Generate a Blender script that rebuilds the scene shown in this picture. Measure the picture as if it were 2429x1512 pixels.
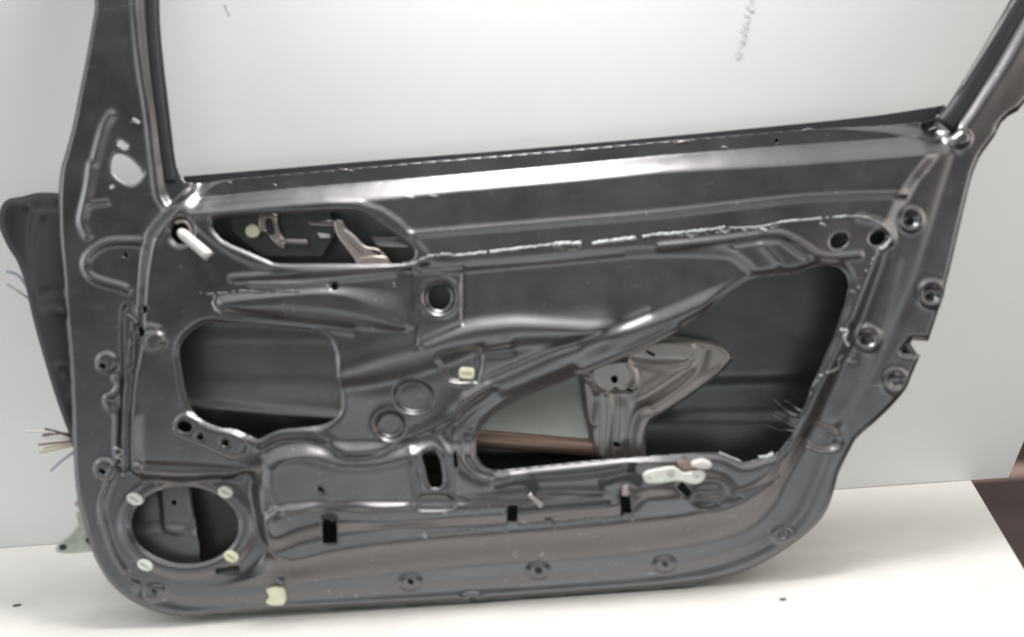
import bpy, math, random
import numpy as np
from mathutils import Vector, Matrix

# ------------------------------------------------------------------ frame of reference
S = 0.0005            # metres per unit of the traced drawing of the door (2429 units across the view)
DIST = 1.15           # camera to door plane
ROLL = math.radians(4.0)
PITCH = math.radians(13.0)
BASE = -0.336         # door base below the drawing centre, in the door plane
CAMZ = 0.262 + 0.340 * math.cos(PITCH)
WALL_Y = 1.316
F = Vector((0, math.cos(PITCH), -math.sin(PITCH)))
U = Vector((0, math.sin(PITCH), math.cos(PITCH)))
CAM = Vector((0, 0, CAMZ))
P0 = CAM + F * DIST
cr, sr = math.cos(ROLL), math.sin(ROLL)

scene = bpy.context.scene
for o in list(bpy.data.objects):
    bpy.data.objects.remove(o)

# ------------------------------------------------------------------ camera
cam_d = bpy.data.cameras.new('camera')
cam = bpy.data.objects.new('camera', cam_d)
scene.collection.objects.link(cam)
X = Vector((1, 0, 0))
cright = X * cr - U * sr
cup = X * sr + U * cr
m = Matrix((cright, cup, -F)).transposed().to_4x4()
m.translation = CAM
cam.matrix_world = m
cam_d.sensor_width = 36.0
cam_d.lens = 36.0 * DIST / (2429 * S)
cam_d.clip_start = 0.05
cam_d.clip_end = 50
cam_d.dof.use_dof = True
cam_d.dof.focus_distance = 1.36
cam_d.dof.aperture_fstop = 1.4
scene.camera = cam

# ------------------------------------------------------------------ world and lamps
w = bpy.data.worlds.new('World')
scene.world = w
w.use_nodes = True
bg = w.node_tree.nodes['Background']
bg.inputs[1].default_value = 1.0
# made-up surroundings: banded by height, dimmed at the sides, for the panel's reflections
nt = w.node_tree
tc = nt.nodes.new('ShaderNodeTexCoord')
sx = nt.nodes.new('ShaderNodeSeparateXYZ')
nt.links.new(tc.outputs['Generated'], sx.inputs[0])
rz = nt.nodes.new('ShaderNodeValToRGB')
mz = nt.nodes.new('ShaderNodeMapRange')
mz.inputs['From Min'].default_value = -0.5
mz.inputs['From Max'].default_value = 0.8
nt.links.new(sx.outputs['Z'], mz.inputs['Value'])
nt.links.new(mz.outputs['Result'], rz.inputs['Fac'])
e = rz.color_ramp.elements
e[0].position = 0.0
e[0].color = (0.30, 0.19, 0.16, 1)
e[1].position = 1.0
e[1].color = (1.15, 1.15, 1.15, 1)
for p, c in ((0.28, (0.42, 0.33, 0.30)), (0.345, (1.60, 1.92, 2.05)), (0.42, (1.70, 1.90, 1.95)), (0.485, (1.08, 1.06, 1.10)), (0.56, (0.50, 0.385, 0.355)), (0.63, (0.11, 0.115, 0.105)), (0.72, (0.055, 0.075, 0.065)), (0.80, (0.14, 0.15, 0.145)), (0.89, (0.75, 0.75, 0.75))):
    k = e.new(p)
    k.color = (*c, 1)
mx_ = nt.nodes.new('ShaderNodeMapRange')
mx_.interpolation_type = 'SMOOTHSTEP'
mx_.inputs['From Min'].default_value = -0.36
mx_.inputs['From Max'].default_value = -0.10
mx_.inputs['To Min'].default_value = 0.15
mx_.inputs['To Max'].default_value = 1.0
nt.links.new(sx.outputs['X'], mx_.inputs['Value'])
vm = nt.nodes.new('ShaderNodeVectorMath')
vm.operation = 'SCALE'
nt.links.new(rz.outputs['Color'], vm.inputs[0])
mlow = nt.nodes.new('ShaderNodeMapRange')
mlow.interpolation_type = 'SMOOTHSTEP'
mlow.inputs['From Min'].default_value = 0.03
mlow.inputs['From Max'].default_value = -0.06
nt.links.new(sx.outputs['Z'], mlow.inputs['Value'])
mxm = nt.nodes.new('ShaderNodeMath')
mxm.operation = 'MAXIMUM'
mr_ = nt.nodes.new('ShaderNodeMapRange')
mr_.interpolation_type = 'SMOOTHSTEP'
mr_.inputs['From Min'].default_value = 0.18
mr_.inputs['From Max'].default_value = 0.36
mr_.inputs['To Min'].default_value = 1.0
mr_.inputs['To Max'].default_value = 0.35
nt.links.new(sx.outputs['X'], mr_.inputs['Value'])
mlr = nt.nodes.new('ShaderNodeMath')
mlr.operation = 'MULTIPLY'
nt.links.new(mx_.outputs['Result'], mlr.inputs[0])
nt.links.new(mr_.outputs['Result'], mlr.inputs[1])
nt.links.new(mlr.outputs[0], mxm.inputs[0])
nt.links.new(mlow.outputs['Result'], mxm.inputs[1])
mhi = nt.nodes.new('ShaderNodeMapRange')
mhi.interpolation_type = 'SMOOTHSTEP'
mhi.inputs['From Min'].default_value = 0.45
mhi.inputs['From Max'].default_value = 0.65
nt.links.new(sx.outputs['Z'], mhi.inputs['Value'])
mxh = nt.nodes.new('ShaderNodeMath')
mxh.operation = 'MAXIMUM'
nt.links.new(mxm.outputs[0], mxh.inputs[0])
nt.links.new(mhi.outputs['Result'], mxh.inputs[1])
nt.links.new(mxh.outputs[0], vm.inputs['Scale'])
# a bright window far to the left
mwin = nt.nodes.new('ShaderNodeMapRange')
mwin.interpolation_type = 'SMOOTHSTEP'
mwin.inputs['From Min'].default_value = -0.62
mwin.inputs['From Max'].default_value = -0.82
nt.links.new(sx.outputs['X'], mwin.inputs['Value'])
vw = nt.nodes.new('ShaderNodeVectorMath')
vw.operation = 'SCALE'
vw.inputs[0].default_value = (0.55, 0.60, 0.64)
nt.links.new(mwin.outputs['Result'], vw.inputs['Scale'])
va = nt.nodes.new('ShaderNodeVectorMath')
va.operation = 'ADD'
nt.links.new(vm.outputs['Vector'], va.inputs[0])
nt.links.new(vw.outputs['Vector'], va.inputs[1])
nt.links.new(va.outputs['Vector'], bg.inputs[0])


def area(name, loc, target, sx, sy, energy, col, spread=180):
    l = bpy.data.lights.new(name, 'AREA')
    l.shape = 'RECTANGLE'
    l.size = sx
    l.size_y = sy
    l.energy = energy
    l.color = col
    l.spread = math.radians(spread)
    o = bpy.data.objects.new(name, l)
    scene.collection.objects.link(o)
    o.location = loc
    d = Vector(target) - Vector(loc)
    o.rotation_euler = d.to_track_quat('-Z', 'Y').to_euler()
    return o


area('ceiling_lamp', (-0.04, 1.74, 2.25), (0.0, 1.0, 0.1), 0.35, 0.3, 17.0, (0.96, 0.985, 1.0))
area('wall_fill', (0.05, 1.12, 1.34), (0.10, 1.31, 0.35), 0.45, 0.3, 13.0, (1.0, 0.995, 0.99))  # added fill, no such lamp there: brightens the wall behind the door
area('right_fill', (1.75, 0.62, 0.85), (0.5, 1.3, 0.5), 1.0, 0.9, 6.0, (1.0, 0.92, 0.82))  # added warm fill from the right for wall and table
area('left_fill', (-1.75, 0.62, 0.95), (-0.3, 1.3, 0.6), 0.6, 0.6, 3.0, (0.93, 0.98, 1.0))  # added cool fill from the left for the wall

scene.view_settings.view_transform = 'Standard'
scene.view_settings.look = 'None'
scene.view_settings.exposure = 0.12
scene.view_settings.gamma = 1.0
scene.view_settings.use_curve_mapping = False

# ------------------------------------------------------------------ materials


def mat(name, col, rough=0.5, metal=0.0, coat=0.0, spec=0.5, var=0.0, vscale=20, bump=0.0, bscale=300, rvar=0.0):
    m = bpy.data.materials.new(name)
    m.use_nodes = True
    nt = m.node_tree
    b = nt.nodes['Principled BSDF']
    b.inputs['Base Color'].default_value = (*col, 1)
    b.inputs['Roughness'].default_value = rough
    b.inputs['Metallic'].default_value = metal
    b.inputs['Coat Weight'].default_value = coat
    b.inputs['Coat Roughness'].default_value = 0.12
    b.inputs['Specular IOR Level'].default_value = spec
    tc = nt.nodes.new('ShaderNodeTexCoord')
    if var or rvar:
        n = nt.nodes.new('ShaderNodeTexNoise')
        n.inputs['Scale'].default_value = vscale
        n.inputs['Detail'].default_value = 8
        n.inputs['Roughness'].default_value = 0.65
        nt.links.new(tc.outputs['Object'], n.inputs['Vector'])
        if var:
            r = nt.nodes.new('ShaderNodeValToRGB')
            r.color_ramp.elements[0].position = 0.3
            r.color_ramp.elements[1].position = 0.7
            r.color_ramp.elements[0].color = (*[c * (1 - var) for c in col], 1)
            r.color_ramp.elements[1].color = (*[min(1, c * (1 + var)) for c in col], 1)
            nt.links.new(n.outputs['Fac'], r.inputs['Fac'])
            nt.links.new(r.outputs['Color'], b.inputs['Base Color'])
        if rvar:
            mr = nt.nodes.new('ShaderNodeMapRange')
            mr.inputs['From Min'].default_value = 0.3
            mr.inputs['From Max'].default_value = 0.7
            mr.inputs['To Min'].default_value = rough - rvar
            mr.inputs['To Max'].default_value = rough + rvar
            nt.links.new(n.outputs['Fac'], mr.inputs['Value'])
            nt.links.new(mr.outputs['Result'], b.inputs['Roughness'])
    if bump:
        n2 = nt.nodes.new('ShaderNodeTexNoise')
        n2.inputs['Scale'].default_value = bscale
        n2.inputs['Detail'].default_value = 4
        nt.links.new(tc.outputs['Object'], n2.inputs['Vector'])
        bp = nt.nodes.new('ShaderNodeBump')
        bp.inputs['Strength'].default_value = bump
        bp.inputs['Distance'].default_value = 0.001
        nt.links.new(n2.outputs['Fac'], bp.inputs['Height'])
        nt.links.new(bp.outputs['Normal'], b.inputs['Normal'])
    return m


def paint_material():
    """dark grey metallic paint of the door, with dust, scuffs and scratches"""
    m = mat('door_paint', (0.172, 0.165, 0.167), 0.325, 0.97, 0.0, 0.5, 0.06, 14, 0.0, 300, 0.05)
    nt = m.node_tree
    b = nt.nodes['Principled BSDF']
    tc = [n for n in nt.nodes if n.type == 'TEX_COORD'][0]
    base = b.inputs['Base Color'].links[0].from_socket
    # thin diagonal scratches: stretched noise, kept only at its peaks
    mp = nt.nodes.new('ShaderNodeMapping')
    mp.inputs['Rotation'].default_value = (0, math.radians(-40), 0)
    mp.inputs['Scale'].default_value = (26, 60, 420)
    nt.links.new(tc.outputs['Object'], mp.inputs['Vector'])
    n = nt.nodes.new('ShaderNodeTexNoise')
    n.inputs['Scale'].default_value = 1.0
    n.inputs['Detail'].default_value = 3
    nt.links.new(mp.outputs['Vector'], n.inputs['Vector'])
    r = nt.nodes.new('ShaderNodeValToRGB')
    r.color_ramp.elements[0].position = 0.715
    r.color_ramp.elements[1].position = 0.77
    nt.links.new(n.outputs['Fac'], r.inputs['Fac'])
    # speckles of dust
    v = nt.nodes.new('ShaderNodeTexNoise')
    v.inputs['Scale'].default_value = 160
    v.inputs['Detail'].default_value = 3
    nt.links.new(tc.outputs['Object'], v.inputs['Vector'])
    r2 = nt.nodes.new('ShaderNodeValToRGB')
    r2.color_ramp.elements[0].position = 0.68
    r2.color_ramp.elements[1].position = 0.78
    nt.links.new(v.outputs['Fac'], r2.inputs['Fac'])
    mx = nt.nodes.new('ShaderNodeMath')
    mx.operation = 'MAXIMUM'
    nt.links.new(r.outputs['Color'], mx.inputs[0])
    nt.links.new(r2.outputs['Color'], mx.inputs[1])
    mul = nt.nodes.new('ShaderNodeMath')
    mul.operation = 'MULTIPLY'
    mul.inputs[1].default_value = 0.75
    nt.links.new(mx.outputs[0], mul.inputs[0])
    mix = nt.nodes.new('ShaderNodeMix')
    mix.data_type = 'RGBA'
    nt.links.new(mul.outputs[0], mix.inputs[0])
    nt.links.new(base, mix.inputs[6])
    mix.inputs[7].default_value = (0.45, 0.44, 0.42, 1)
    nt.links.new(mix.outputs[2], b.inputs['Base Color'])
    # slight waviness of pressed sheet
    n3 = nt.nodes.new('ShaderNodeTexNoise')
    n3.inputs['Scale'].default_value = 9
    n3.inputs['Detail'].default_value = 2
    nt.links.new(tc.outputs['Object'], n3.inputs['Vector'])
    bp = nt.nodes.new('ShaderNodeBump')
    bp.inputs['Strength'].default_value = 0.6
    bp.inputs['Distance'].default_value = 0.004
    nt.links.new(n3.outputs['Fac'], bp.inputs['Height'])
    nt.links.new(bp.outputs['Normal'], b.inputs['Normal'])
    return m


M = {
    'paint': paint_material(),
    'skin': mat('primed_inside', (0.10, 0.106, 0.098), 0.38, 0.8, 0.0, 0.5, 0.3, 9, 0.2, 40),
    'inner_steel': mat('primed_steel', (0.29, 0.27, 0.255), 0.36, 0.8, 0.0, 0.5, 0.12, 10),
    'inner_mid': mat('dull_primed_steel', (0.145, 0.148, 0.138), 0.4, 0.7, 0.0, 0.5, 0.2, 9),
    'lit_skin': mat('lit_skin_tone', (0.46, 0.47, 0.43), 0.4, 0.55, 0.0, 0.5, 0.15, 12),  # light falling on the outer skin, put into a paler colour
    'beam': mat('beam_steel', (0.34, 0.23, 0.18), 0.42, 0.5, 0.1, 0.5, 0.15, 12),
    'rubber': mat('black_rubber', (0.022, 0.021, 0.023), 0.55, 0.0, 0.0, 0.4, 0.2, 30),
    'black': mat('black_plastic', (0.02, 0.022, 0.022), 0.4, 0, 0, 0.5),
    'seal': mat('butyl_sealant', (0.50, 0.52, 0.50), 0.35, 0, 0.3, 0.6, 0.35, 120, 1.0, 400),
    'darkseal': mat('grey_sealant', (0.16, 0.165, 0.16), 0.35, 0, 0.3, 0.6, 0.4, 120, 1.0, 400),
    'yellow': mat('yellowed_nylon', (0.80, 0.79, 0.56), 0.45, 0, 0, 0.5, 0.12, 90),
    'pale': mat('pale_nylon', (0.76, 0.78, 0.70), 0.45, 0, 0, 0.5, 0.12, 90),
    'white': mat('white_plastic', (0.72, 0.69, 0.64), 0.4, 0, 0, 0.5, 0.06, 60),
    'zinc': mat('zinc_plated_steel', (0.50, 0.43, 0.40), 0.28, 0.85, 0, 0.5, 0.15, 40),
    'hinge': mat('cast_hinge', (0.42, 0.45, 0.38), 0.45, 0.3, 0.1, 0.5, 0.3, 50, 0.6, 200),
    'mirror': mat('mirror_shell', (0.016, 0.015, 0.017), 0.5, 0.0, 0.0, 0.4, 0.1, 20),
    'wall': mat('white_wall_paint', (0.80, 0.80, 0.79), 0.6, 0, 0, 0.3, 0.02, 3, 0.15, 60),
    'table': mat('white_laminate', (0.80, 0.77, 0.725), 0.42, 0, 0, 0.4, 0.06, 9, 0.2, 120),
    'floor': mat('brown_floor', (0.095, 0.07, 0.063), 0.6, 0, 0, 0.4, 0.2, 8),
    'scuff': mat('wall_scuff', (0.74, 0.735, 0.73), 0.7, 0, 0, 0.3, 0.2, 200),
    'wire_brown': mat('brown_wire', (0.16, 0.09, 0.08), 0.5),
    'wire_yellow': mat('yellow_wire', (0.60, 0.52, 0.38), 0.5),
    'wire_blue': mat('blue_wire', (0.36, 0.40, 0.46), 0.5),
    'wire_white': mat('white_wire', (0.72, 0.66, 0.62), 0.5),
    'wire_black': mat('black_wire', (0.04, 0.035, 0.04), 0.5),
}

# ------------------------------------------------------------------ traced coordinates
K = 0.2757
ORG = {'A': (0, 0, K), 'B': (0, 372.1, K), 'C': (0, 707, K), 'D': (0, 1095.5, K), 'E': (372.1, 372.1, K),
       'F': (521, 707, K), 'G': (521, 1095.5, K), 'H': (893, 446.5, K), 'I': (1079, 707, K), 'J': (1116.3, 1004.7, K),
       'K': (1759.3, 0, K), 'L': (1562.8, 223.3, .3566), 'M': (1637.2, 669.8, .326), 'N': (1637.2, 1041.9, .326),
       'O': (1414, 744.2, K), 'P': (0, 0, 1.0)}


def q(k, pts):
    ox, oy, s = ORG[k]
    return [(ox + a * s, oy + b * s) for a, b in pts]


def loc3(x, y, h, deep=0.0):
    """a traced point (x, y) on a layer lying `deep` units behind the panel, standing h units proud of it"""
    f = (DIST + deep * S) / DIST
    dx = (x - 1214.5) * S * f
    dy = (756 - y) * S * f
    return (dx * cr + dy * sr, (deep - h) * S, -dx * sr + dy * cr - BASE)


def catmull(pts, n=5, closed=True):
    p = np.array(pts, float)
    N = len(p)
    out = []
    rng = N if closed else N - 1
    for i in range(rng):
        if closed:
            a, b, c, d = p[(i - 1) % N], p[i], p[(i + 1) % N], p[(i + 2) % N]
        else:
            a, b, c, d = p[max(i - 1, 0)], p[i], p[i + 1], p[min(i + 2, N - 1)]
        for k in range(n):
            t = k / n
            out.append(0.5 * ((2 * b) + (-a + c) * t + (2 * a - 5 * b + 4 * c - d) * t * t + (-a + 3 * b - 3 * c + d) * t ** 3))
    if not closed:
        out.append(p[-1])
    return np.array(out)


def seg_dist(X, Y, pts, closed):
    p = np.asarray(pts, float)
    n = len(p)
    d = np.full(X.shape, 1e12)
    for i in range(n if closed else n - 1):
        ax, ay = p[i]
        bx, by = p[(i + 1) % n]
        vx, vy = bx - ax, by - ay
        L = vx * vx + vy * vy + 1e-9
        t = np.clip(((X - ax) * vx + (Y - ay) * vy) / L, 0, 1)
        d = np.minimum(d, (X - ax - t * vx) ** 2 + (Y - ay - t * vy) ** 2)
    return np.sqrt(d)


def inside(X, Y, pts):
    p = np.asarray(pts, float)
    n = len(p)
    r = np.zeros(X.shape, bool)
    for i in range(n):
        ax, ay = p[i]
        bx, by = p[(i + 1) % n]
        if ay == by:
            continue
        c = (ay > Y) != (by > Y)
        r ^= c & (X < (bx - ax) * (Y - ay) / (by - ay) + ax)
    return r


def sdf(X, Y, pts, margin=None):
    """positive inside; clipped to -margin outside its box"""
    p = np.asarray(pts, float)
    if margin is None:
        d = seg_dist(X, Y, p, True)
        return np.where(inside(X, Y, p), d, -d)
    out = np.full(X.shape, -float(margin))
    sel = (X > p[:, 0].min() - margin) & (X < p[:, 0].max() + margin) & (Y > p[:, 1].min() - margin) & (Y < p[:, 1].max() + margin)
    xs, ys = X[sel], Y[sel]
    d = seg_dist(xs, ys, p, True)
    out[sel] = np.maximum(np.where(inside(xs, ys, p), d, -d), -margin)
    return out


def smooth(t):
    t = np.clip(t, 0, 1)
    return t * t * (3 - 2 * t)


class Relief:
    def __init__(self, X, Y, h=0.0):
        self.X, self.Y = X, Y
        self.H = np.full(X.shape, float(h))

    def ridge(self, pts, wd, h, sm=True):
        wd, h = wd * 1.3, h * 0.68
        p = catmull(pts, 4, False) if sm else np.array(pts, float)
        mg = wd * 3
        X, Y = self.X, self.Y
        sel = (X > p[:, 0].min() - mg) & (X < p[:, 0].max() + mg) & (Y > p[:, 1].min() - mg) & (Y < p[:, 1].max() + mg)
        if not sel.any():
            return
        d = seg_dist(X[sel], Y[sel], p, False)
        self.H[sel] += h * np.exp(-(d / wd) ** 2)

    def step(self, pts, h, wd, sm=True):
        wd = wd * 1.3
        p = catmull(pts, 4) if sm else np.array(pts, float)
        s = sdf(self.X, self.Y, p, wd + 4)
        self.H += h * smooth(s / wd + 0.5)

    def loft(self, A, B, h, sm=True):
        A = catmull(A, 4) if sm else np.array(A, float)
        B = catmull(B, 4) if sm else np.array(B, float)
        a = sdf(self.X, self.Y, A, 400)
        b = sdf(self.X, self.Y, B, 400)
        t = np.clip(b, 0, None) / (np.clip(b, 0, None) + np.clip(-a, 0, None) + 1e-6)
        t[(a > 0)] = 1
        t[(b <= 0) & (a <= 0)] = 0
        self.H += h * smooth(t)

    def spot(self, c, rx, ry, h, wd=None, rot=0):
        """round plateau / cup with wall width wd (fraction of the radius)"""
        wd = wd or 0.3
        X, Y = self.X - c[0], self.Y - c[1]
        a = math.radians(rot)
        xr = (X * math.cos(a) + Y * math.sin(a)) / rx
        yr = (-X * math.sin(a) + Y * math.cos(a)) / ry
        r = np.sqrt(xr * xr + yr * yr)
        self.H += h * smooth((1 - r) / wd + 0.5)

    def crater(self, c, r, h, wd, rot=0, sq=1.0):
        wd, h = wd * 1.2, h * 0.75
        X, Y = self.X - c[0], (self.Y - c[1]) / sq
        d = np.sqrt(X * X + Y * Y) - r
        self.H += h * np.exp(-(d / wd) ** 2)


def ell(c, rx, ry, rot=0, n=28):
    a = math.radians(rot)
    return [(c[0] + rx * math.cos(t) * math.cos(a) - ry * math.sin(t) * math.sin(a),
             c[1] + rx * math.cos(t) * math.sin(a) + ry * math.sin(t) * math.cos(a))
            for t in [2 * math.pi * i / n for i in range(n)]]


def rrect(c, wx, wy, r, rot=0, n=4):
    a = math.radians(rot)
    pts = []
    for sx, sy, st in ((1, 1, 0), (-1, 1, 90), (-1, -1, 180), (1, -1, 270)):
        for k in range(n + 1):
            t = math.radians(st + 90 * k / n)
            x = sx * (wx / 2 - r) + r * math.cos(t)
            y = sy * (wy / 2 - r) + r * math.sin(t)
            pts.append((c[0] + x * math.cos(a) - y * math.sin(a), c[1] + x * math.sin(a) + y * math.cos(a)))
    return pts


def link_mesh(name, verts, faces, material, parent, smoothf=True):
    me = bpy.data.meshes.new(name)
    me.from_pydata([tuple(map(float, v)) for v in verts], [], faces)
    me.materials.append(material)
    if smoothf:
        me.polygons.foreach_set('use_smooth', [True] * len(me.polygons))
    me.update()
    o = bpy.data.objects.new(name, me)
    scene.collection.objects.link(o)
    if parent:
        o.parent = parent
    return o


def sheet(name, x0, x1, y0, y1, step, maskf, hf, material, parent, deep=0.0, thick=3.0, hout=None):
    """pressed sheet: maskf > 0 is metal, hf gives the relief; clipped exactly along the zero line of the mask"""
    xs = np.arange(x0, x1 + step, step)
    ys = np.arange(y0, y1 + step, step)
    X, Y = np.meshgrid(xs, ys)
    Mk = maskf(X, Y)
    ny, nx = X.shape
    pos = Mk > 0
    vid = -np.ones(X.shape, int)
    vx, vy = list(X[pos]), list(Y[pos])
    vid[pos] = np.arange(len(vx))
    ecache = {}

    def cut(a, b):
        if a > b:
            a, b = b, a
        k = (a, b)
        if k not in ecache:
            ma, mb = Mk[a], Mk[b]
            t = ma / (ma - mb)
            t = min(max(t, 0.02), 0.98)
            ecache[k] = len(vx)
            vx.append(X[a] + (X[b] - X[a]) * t)
            vy.append(Y[a] + (Y[b] - Y[a]) * t)
        return ecache[k]
    cnt = pos[:-1, :-1].astype(int) + pos[1:, :-1] + pos[:-1, 1:] + pos[1:, 1:]
    full = np.argwhere(cnt == 4)
    faces = np.stack([vid[full[:, 0], full[:, 1]], vid[full[:, 0] + 1, full[:, 1]],
                      vid[full[:, 0] + 1, full[:, 1] + 1], vid[full[:, 0], full[:, 1] + 1]], 1).tolist()
    for i, j in np.argwhere((cnt > 0) & (cnt < 4)):
        cs = [(i, j), (i + 1, j), (i + 1, j + 1), (i, j + 1)]
        poly = []
        for k in range(4):
            a, b = cs[k], cs[(k + 1) % 4]
            if pos[a]:
                poly.append(int(vid[a]))
            if pos[a] != pos[b]:
                poly.append(cut(a, b))
        if len(poly) >= 3:
            faces.append(poly)
    vx, vy = np.array(vx), np.array(vy)
    H = hf(vx, vy)
    f = (DIST + deep * S) / DIST
    dx, dy = (vx - 1214.5) * S * f, (756 - vy) * S * f
    co = np.stack([dx * cr + dy * sr, (deep - H) * S, -dx * sr + dy * cr - BASE], 1)
    me = bpy.data.meshes.new(name)
    me.from_pydata(co.tolist(), [], faces)
    me.materials.append(material)
    me.polygons.foreach_set('use_smooth', [True] * len(me.polygons))
    me.update()
    o = bpy.data.objects.new(name, me)
    scene.collection.objects.link(o)
    o.parent = parent
    if thick:
        md = o.modifiers.new('thickness', 'SOLIDIFY')
        md.thickness = thick * S
        md.offset = -1
    return o


def prism(name, poly, h0, h1, material, parent, deep=0.0, bev=0.0, surf=None, smoothf=False):
    """solid plate with an outline; h0 back, h1 front, rounded front edge of radius bev"""
    poly = np.array(poly, float)
    area2 = np.sum(poly[:, 0] * np.roll(poly[:, 1], -1) - np.roll(poly[:, 0], -1) * poly[:, 1])
    if area2 < 0:
        poly = poly[::-1]
    n = len(poly)
    rings = [(0, h0)]
    if bev:
        for k in range(4):
            a = k / 3 * math.pi / 2
            rings.append((bev * (1 - math.cos(a)), h1 - bev + bev * math.sin(a)))
    else:
        rings.append((0, h1))
    # inward normals
    e = np.roll(poly, -1, 0) - poly
    nrm = np.stack([-e[:, 1], e[:, 0]], 1)
    nrm /= np.linalg.norm(nrm, axis=1)[:, None] + 1e-9
    vn = nrm + np.roll(nrm, 1, 0)
    vn /= np.linalg.norm(vn, axis=1)[:, None] + 1e-9
    verts, faces = [], []
    for ins, h in rings:
        for k in range(n):
            p = poly[k] + vn[k] * ins
            verts.append(loc3(p[0], p[1], h, deep))
    for r in range(len(rings) - 1):
        for k in range(n):
            a, b = r * n + k, r * n + (k + 1) % n
            faces.append((a, b, b + n, a + n))
    faces.append(tuple(range((len(rings) - 1) * n, len(rings) * n)))
    faces.append(tuple(reversed(range(n))))
    o = link_mesh(name, verts, faces, material, parent, False)
    fix_normals(o)
    if smoothf or bev:
        o.data.polygons.foreach_set('use_smooth', [len(p.vertices) == 4 for p in o.data.polygons])
    return o


def fix_normals(o):
    import bmesh
    bm = bmesh.new()
    bm.from_mesh(o.data)
    bmesh.ops.recalc_face_normals(bm, faces=bm.faces)
    bm.to_mesh(o.data)
    bm.free()


def tube(name, pts, r, material, parent, nseg=10, rf=None, local=True, flat=1.0):
    """tube along 3-D points (door-local metres)"""
    P = [Vector(p) for p in pts]
    verts, faces = [], []
    n = len(P)
    up = Vector((0, 1, 0))
    for i in range(n):
        t = (P[min(i + 1, n - 1)] - P[max(i - 1, 0)])
        if t.length < 1e-9:
            t = Vector((1, 0, 0))
        t.normalize()
        a = t.cross(up)
        if a.length < 1e-3:
            a = t.cross(Vector((0, 0, 1)))
        a.normalize()
        b = a.cross(t)
        rr = r * (rf(i / (n - 1)) if rf else 1.0)
        for k in range(nseg):
            an = 2 * math.pi * k / nseg
            verts.append(P[i] + a * math.cos(an) * rr + b * math.sin(an) * rr * flat)
    for i in range(n - 1):
        for k in range(nseg):
            a, b = i * nseg + k, i * nseg + (k + 1) % nseg
            faces.append((a, b, b + nseg, a + nseg))
    faces.append(tuple(range(nseg)))
    faces.append(tuple(range((n - 1) * nseg, n * nseg)))
    o = link_mesh(name, verts, faces, material, parent)
    fix_normals(o)
    return o


def tag(o, label=None, cat=None, kind=None, group=None):
    if label: o['label'] = label
    if cat: o['category'] = cat
    if kind: o['kind'] = kind
    if group: o['group'] = group
    return o


def to_world(v):
    return P0 + X * v[0] + F * v[1] + U * (v[2] + BASE)


def ray(x, y):
    dx, dy = (x - 1214.5) * S, (756 - y) * S
    return (F * DIST + cright * dx + cup * dy).normalized()


def on_plane(x, y, axis, val):
    r = ray(x, y)
    t = (val - CAM[axis]) / r[axis]
    return CAM + r * t


# ------------------------------------------------------------------ setting: wall, table, floor
def slab(name, poly, axis, val, th, material):
    """flat slab from a polygon of world points lying in the plane axis = val, extruded by th along the axis"""
    n = len(poly)
    verts = []
    for d in (0, th):
        for p in poly:
            v = list(p)
            v[axis] = val + d
            verts.append(v)
    faces = [tuple(range(n)), tuple(range(2 * n - 1, n - 1, -1))] + [(k, (k + 1) % n, n + (k + 1) % n, n + k) for k in range(n)]
    o = link_mesh(name, verts, faces, material, None, False)
    fix_normals(o)
    return o


wr = on_plane(2392, 1139, 1, WALL_Y)
wr2 = on_plane(2440, 1020, 1, WALL_Y)
slope = (wr2.x - wr.x) / (wr2.z - wr.z)
wall = slab('wall', [(-2.2, WALL_Y, 0.0), (wr.x, WALL_Y, 0.0), (wr2.x, WALL_Y, wr2.z),
                     (wr2.x + 0.12, WALL_Y, wr2.z + 0.22), (wr2.x + 0.3, WALL_Y, 0.86), (-2.2, WALL_Y, 0.86)], 1, WALL_Y, 0.05, M['wall'])
tag(wall, 'smooth white painted wall behind the car door', None, 'structure')
t1 = on_plane(2304, 1142, 2, 0.0)
t2 = on_plane(2429, 1352, 2, 0.0)
dirv = (t2 - t1)
t3 = t1 + dirv * ((0.885 - t1.y) / dirv.y)
t1b = t1 - dirv * ((t1.y - (WALL_Y - 0.001)) / dirv.y)
table = slab('table_top', [(-2.0, WALL_Y - 0.001, 0), (t1b.x, t1b.y, 0), (t3.x, t3.y, 0), (-2.0, t3.y, 0)], 2, -0.03, 0.03, M['table'])
tag(table, 'white laminate table top under the car door, stopping short on the right', None, 'structure')
floor = slab('floor', [(-4, 3, -0.76), (4, 3, -0.76), (4, -3, -0.76), (-4, -3, -0.76)], 2, -0.80, 0.04, M['floor'])
tag(floor, 'dark brown floor seen past the right end of the table', None, 'structure')

far = slab('back_wall', [(0.2, 3.2, -0.8), (6, 3.2, -0.8), (6, 3.2, 3), (0.2, 3.2, 3)], 1, 3.2, 0.05, M['floor'])
tag(far, 'dark brown room wall far behind, at the right edge', None, 'structure')
rnd = random.Random(7)


def crumb(x, y, r, seed):
    rn_ = random.Random(seed)
    c = on_plane(x, y, 2, 0.0)
    verts, faces = [], []
    n = 9
    for h, f in ((0, 1.0), (0.0012, 0.85), (0.0018, 0.35)):
        for k in range(n):
            a = 2 * math.pi * k / n
            rr = r * f * rn_.uniform(0.7, 1.15)
            verts.append((c.x + rr * 1.8 * math.cos(a), c.y + rr * math.sin(a), h))
    for t in range(2):
        for k in range(n):
            a, b = t * n + k, t * n + (k + 1) % n
            faces.append((a, b, b + n, a + n))
    faces.append(tuple(range(2 * n, 3 * n)))
    return link_mesh('dirt_crumb', verts, faces, M['floor'], None, False)


tag(crumb(1857, 1423, 0.0030, 1), 'small dark crumb of dirt on the white table right of the door bottom', 'crumb')
tag(crumb(40, 1437, 0.0032, 2), 'small dark crumb of dirt on the white table near its left end', 'crumb')


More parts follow.
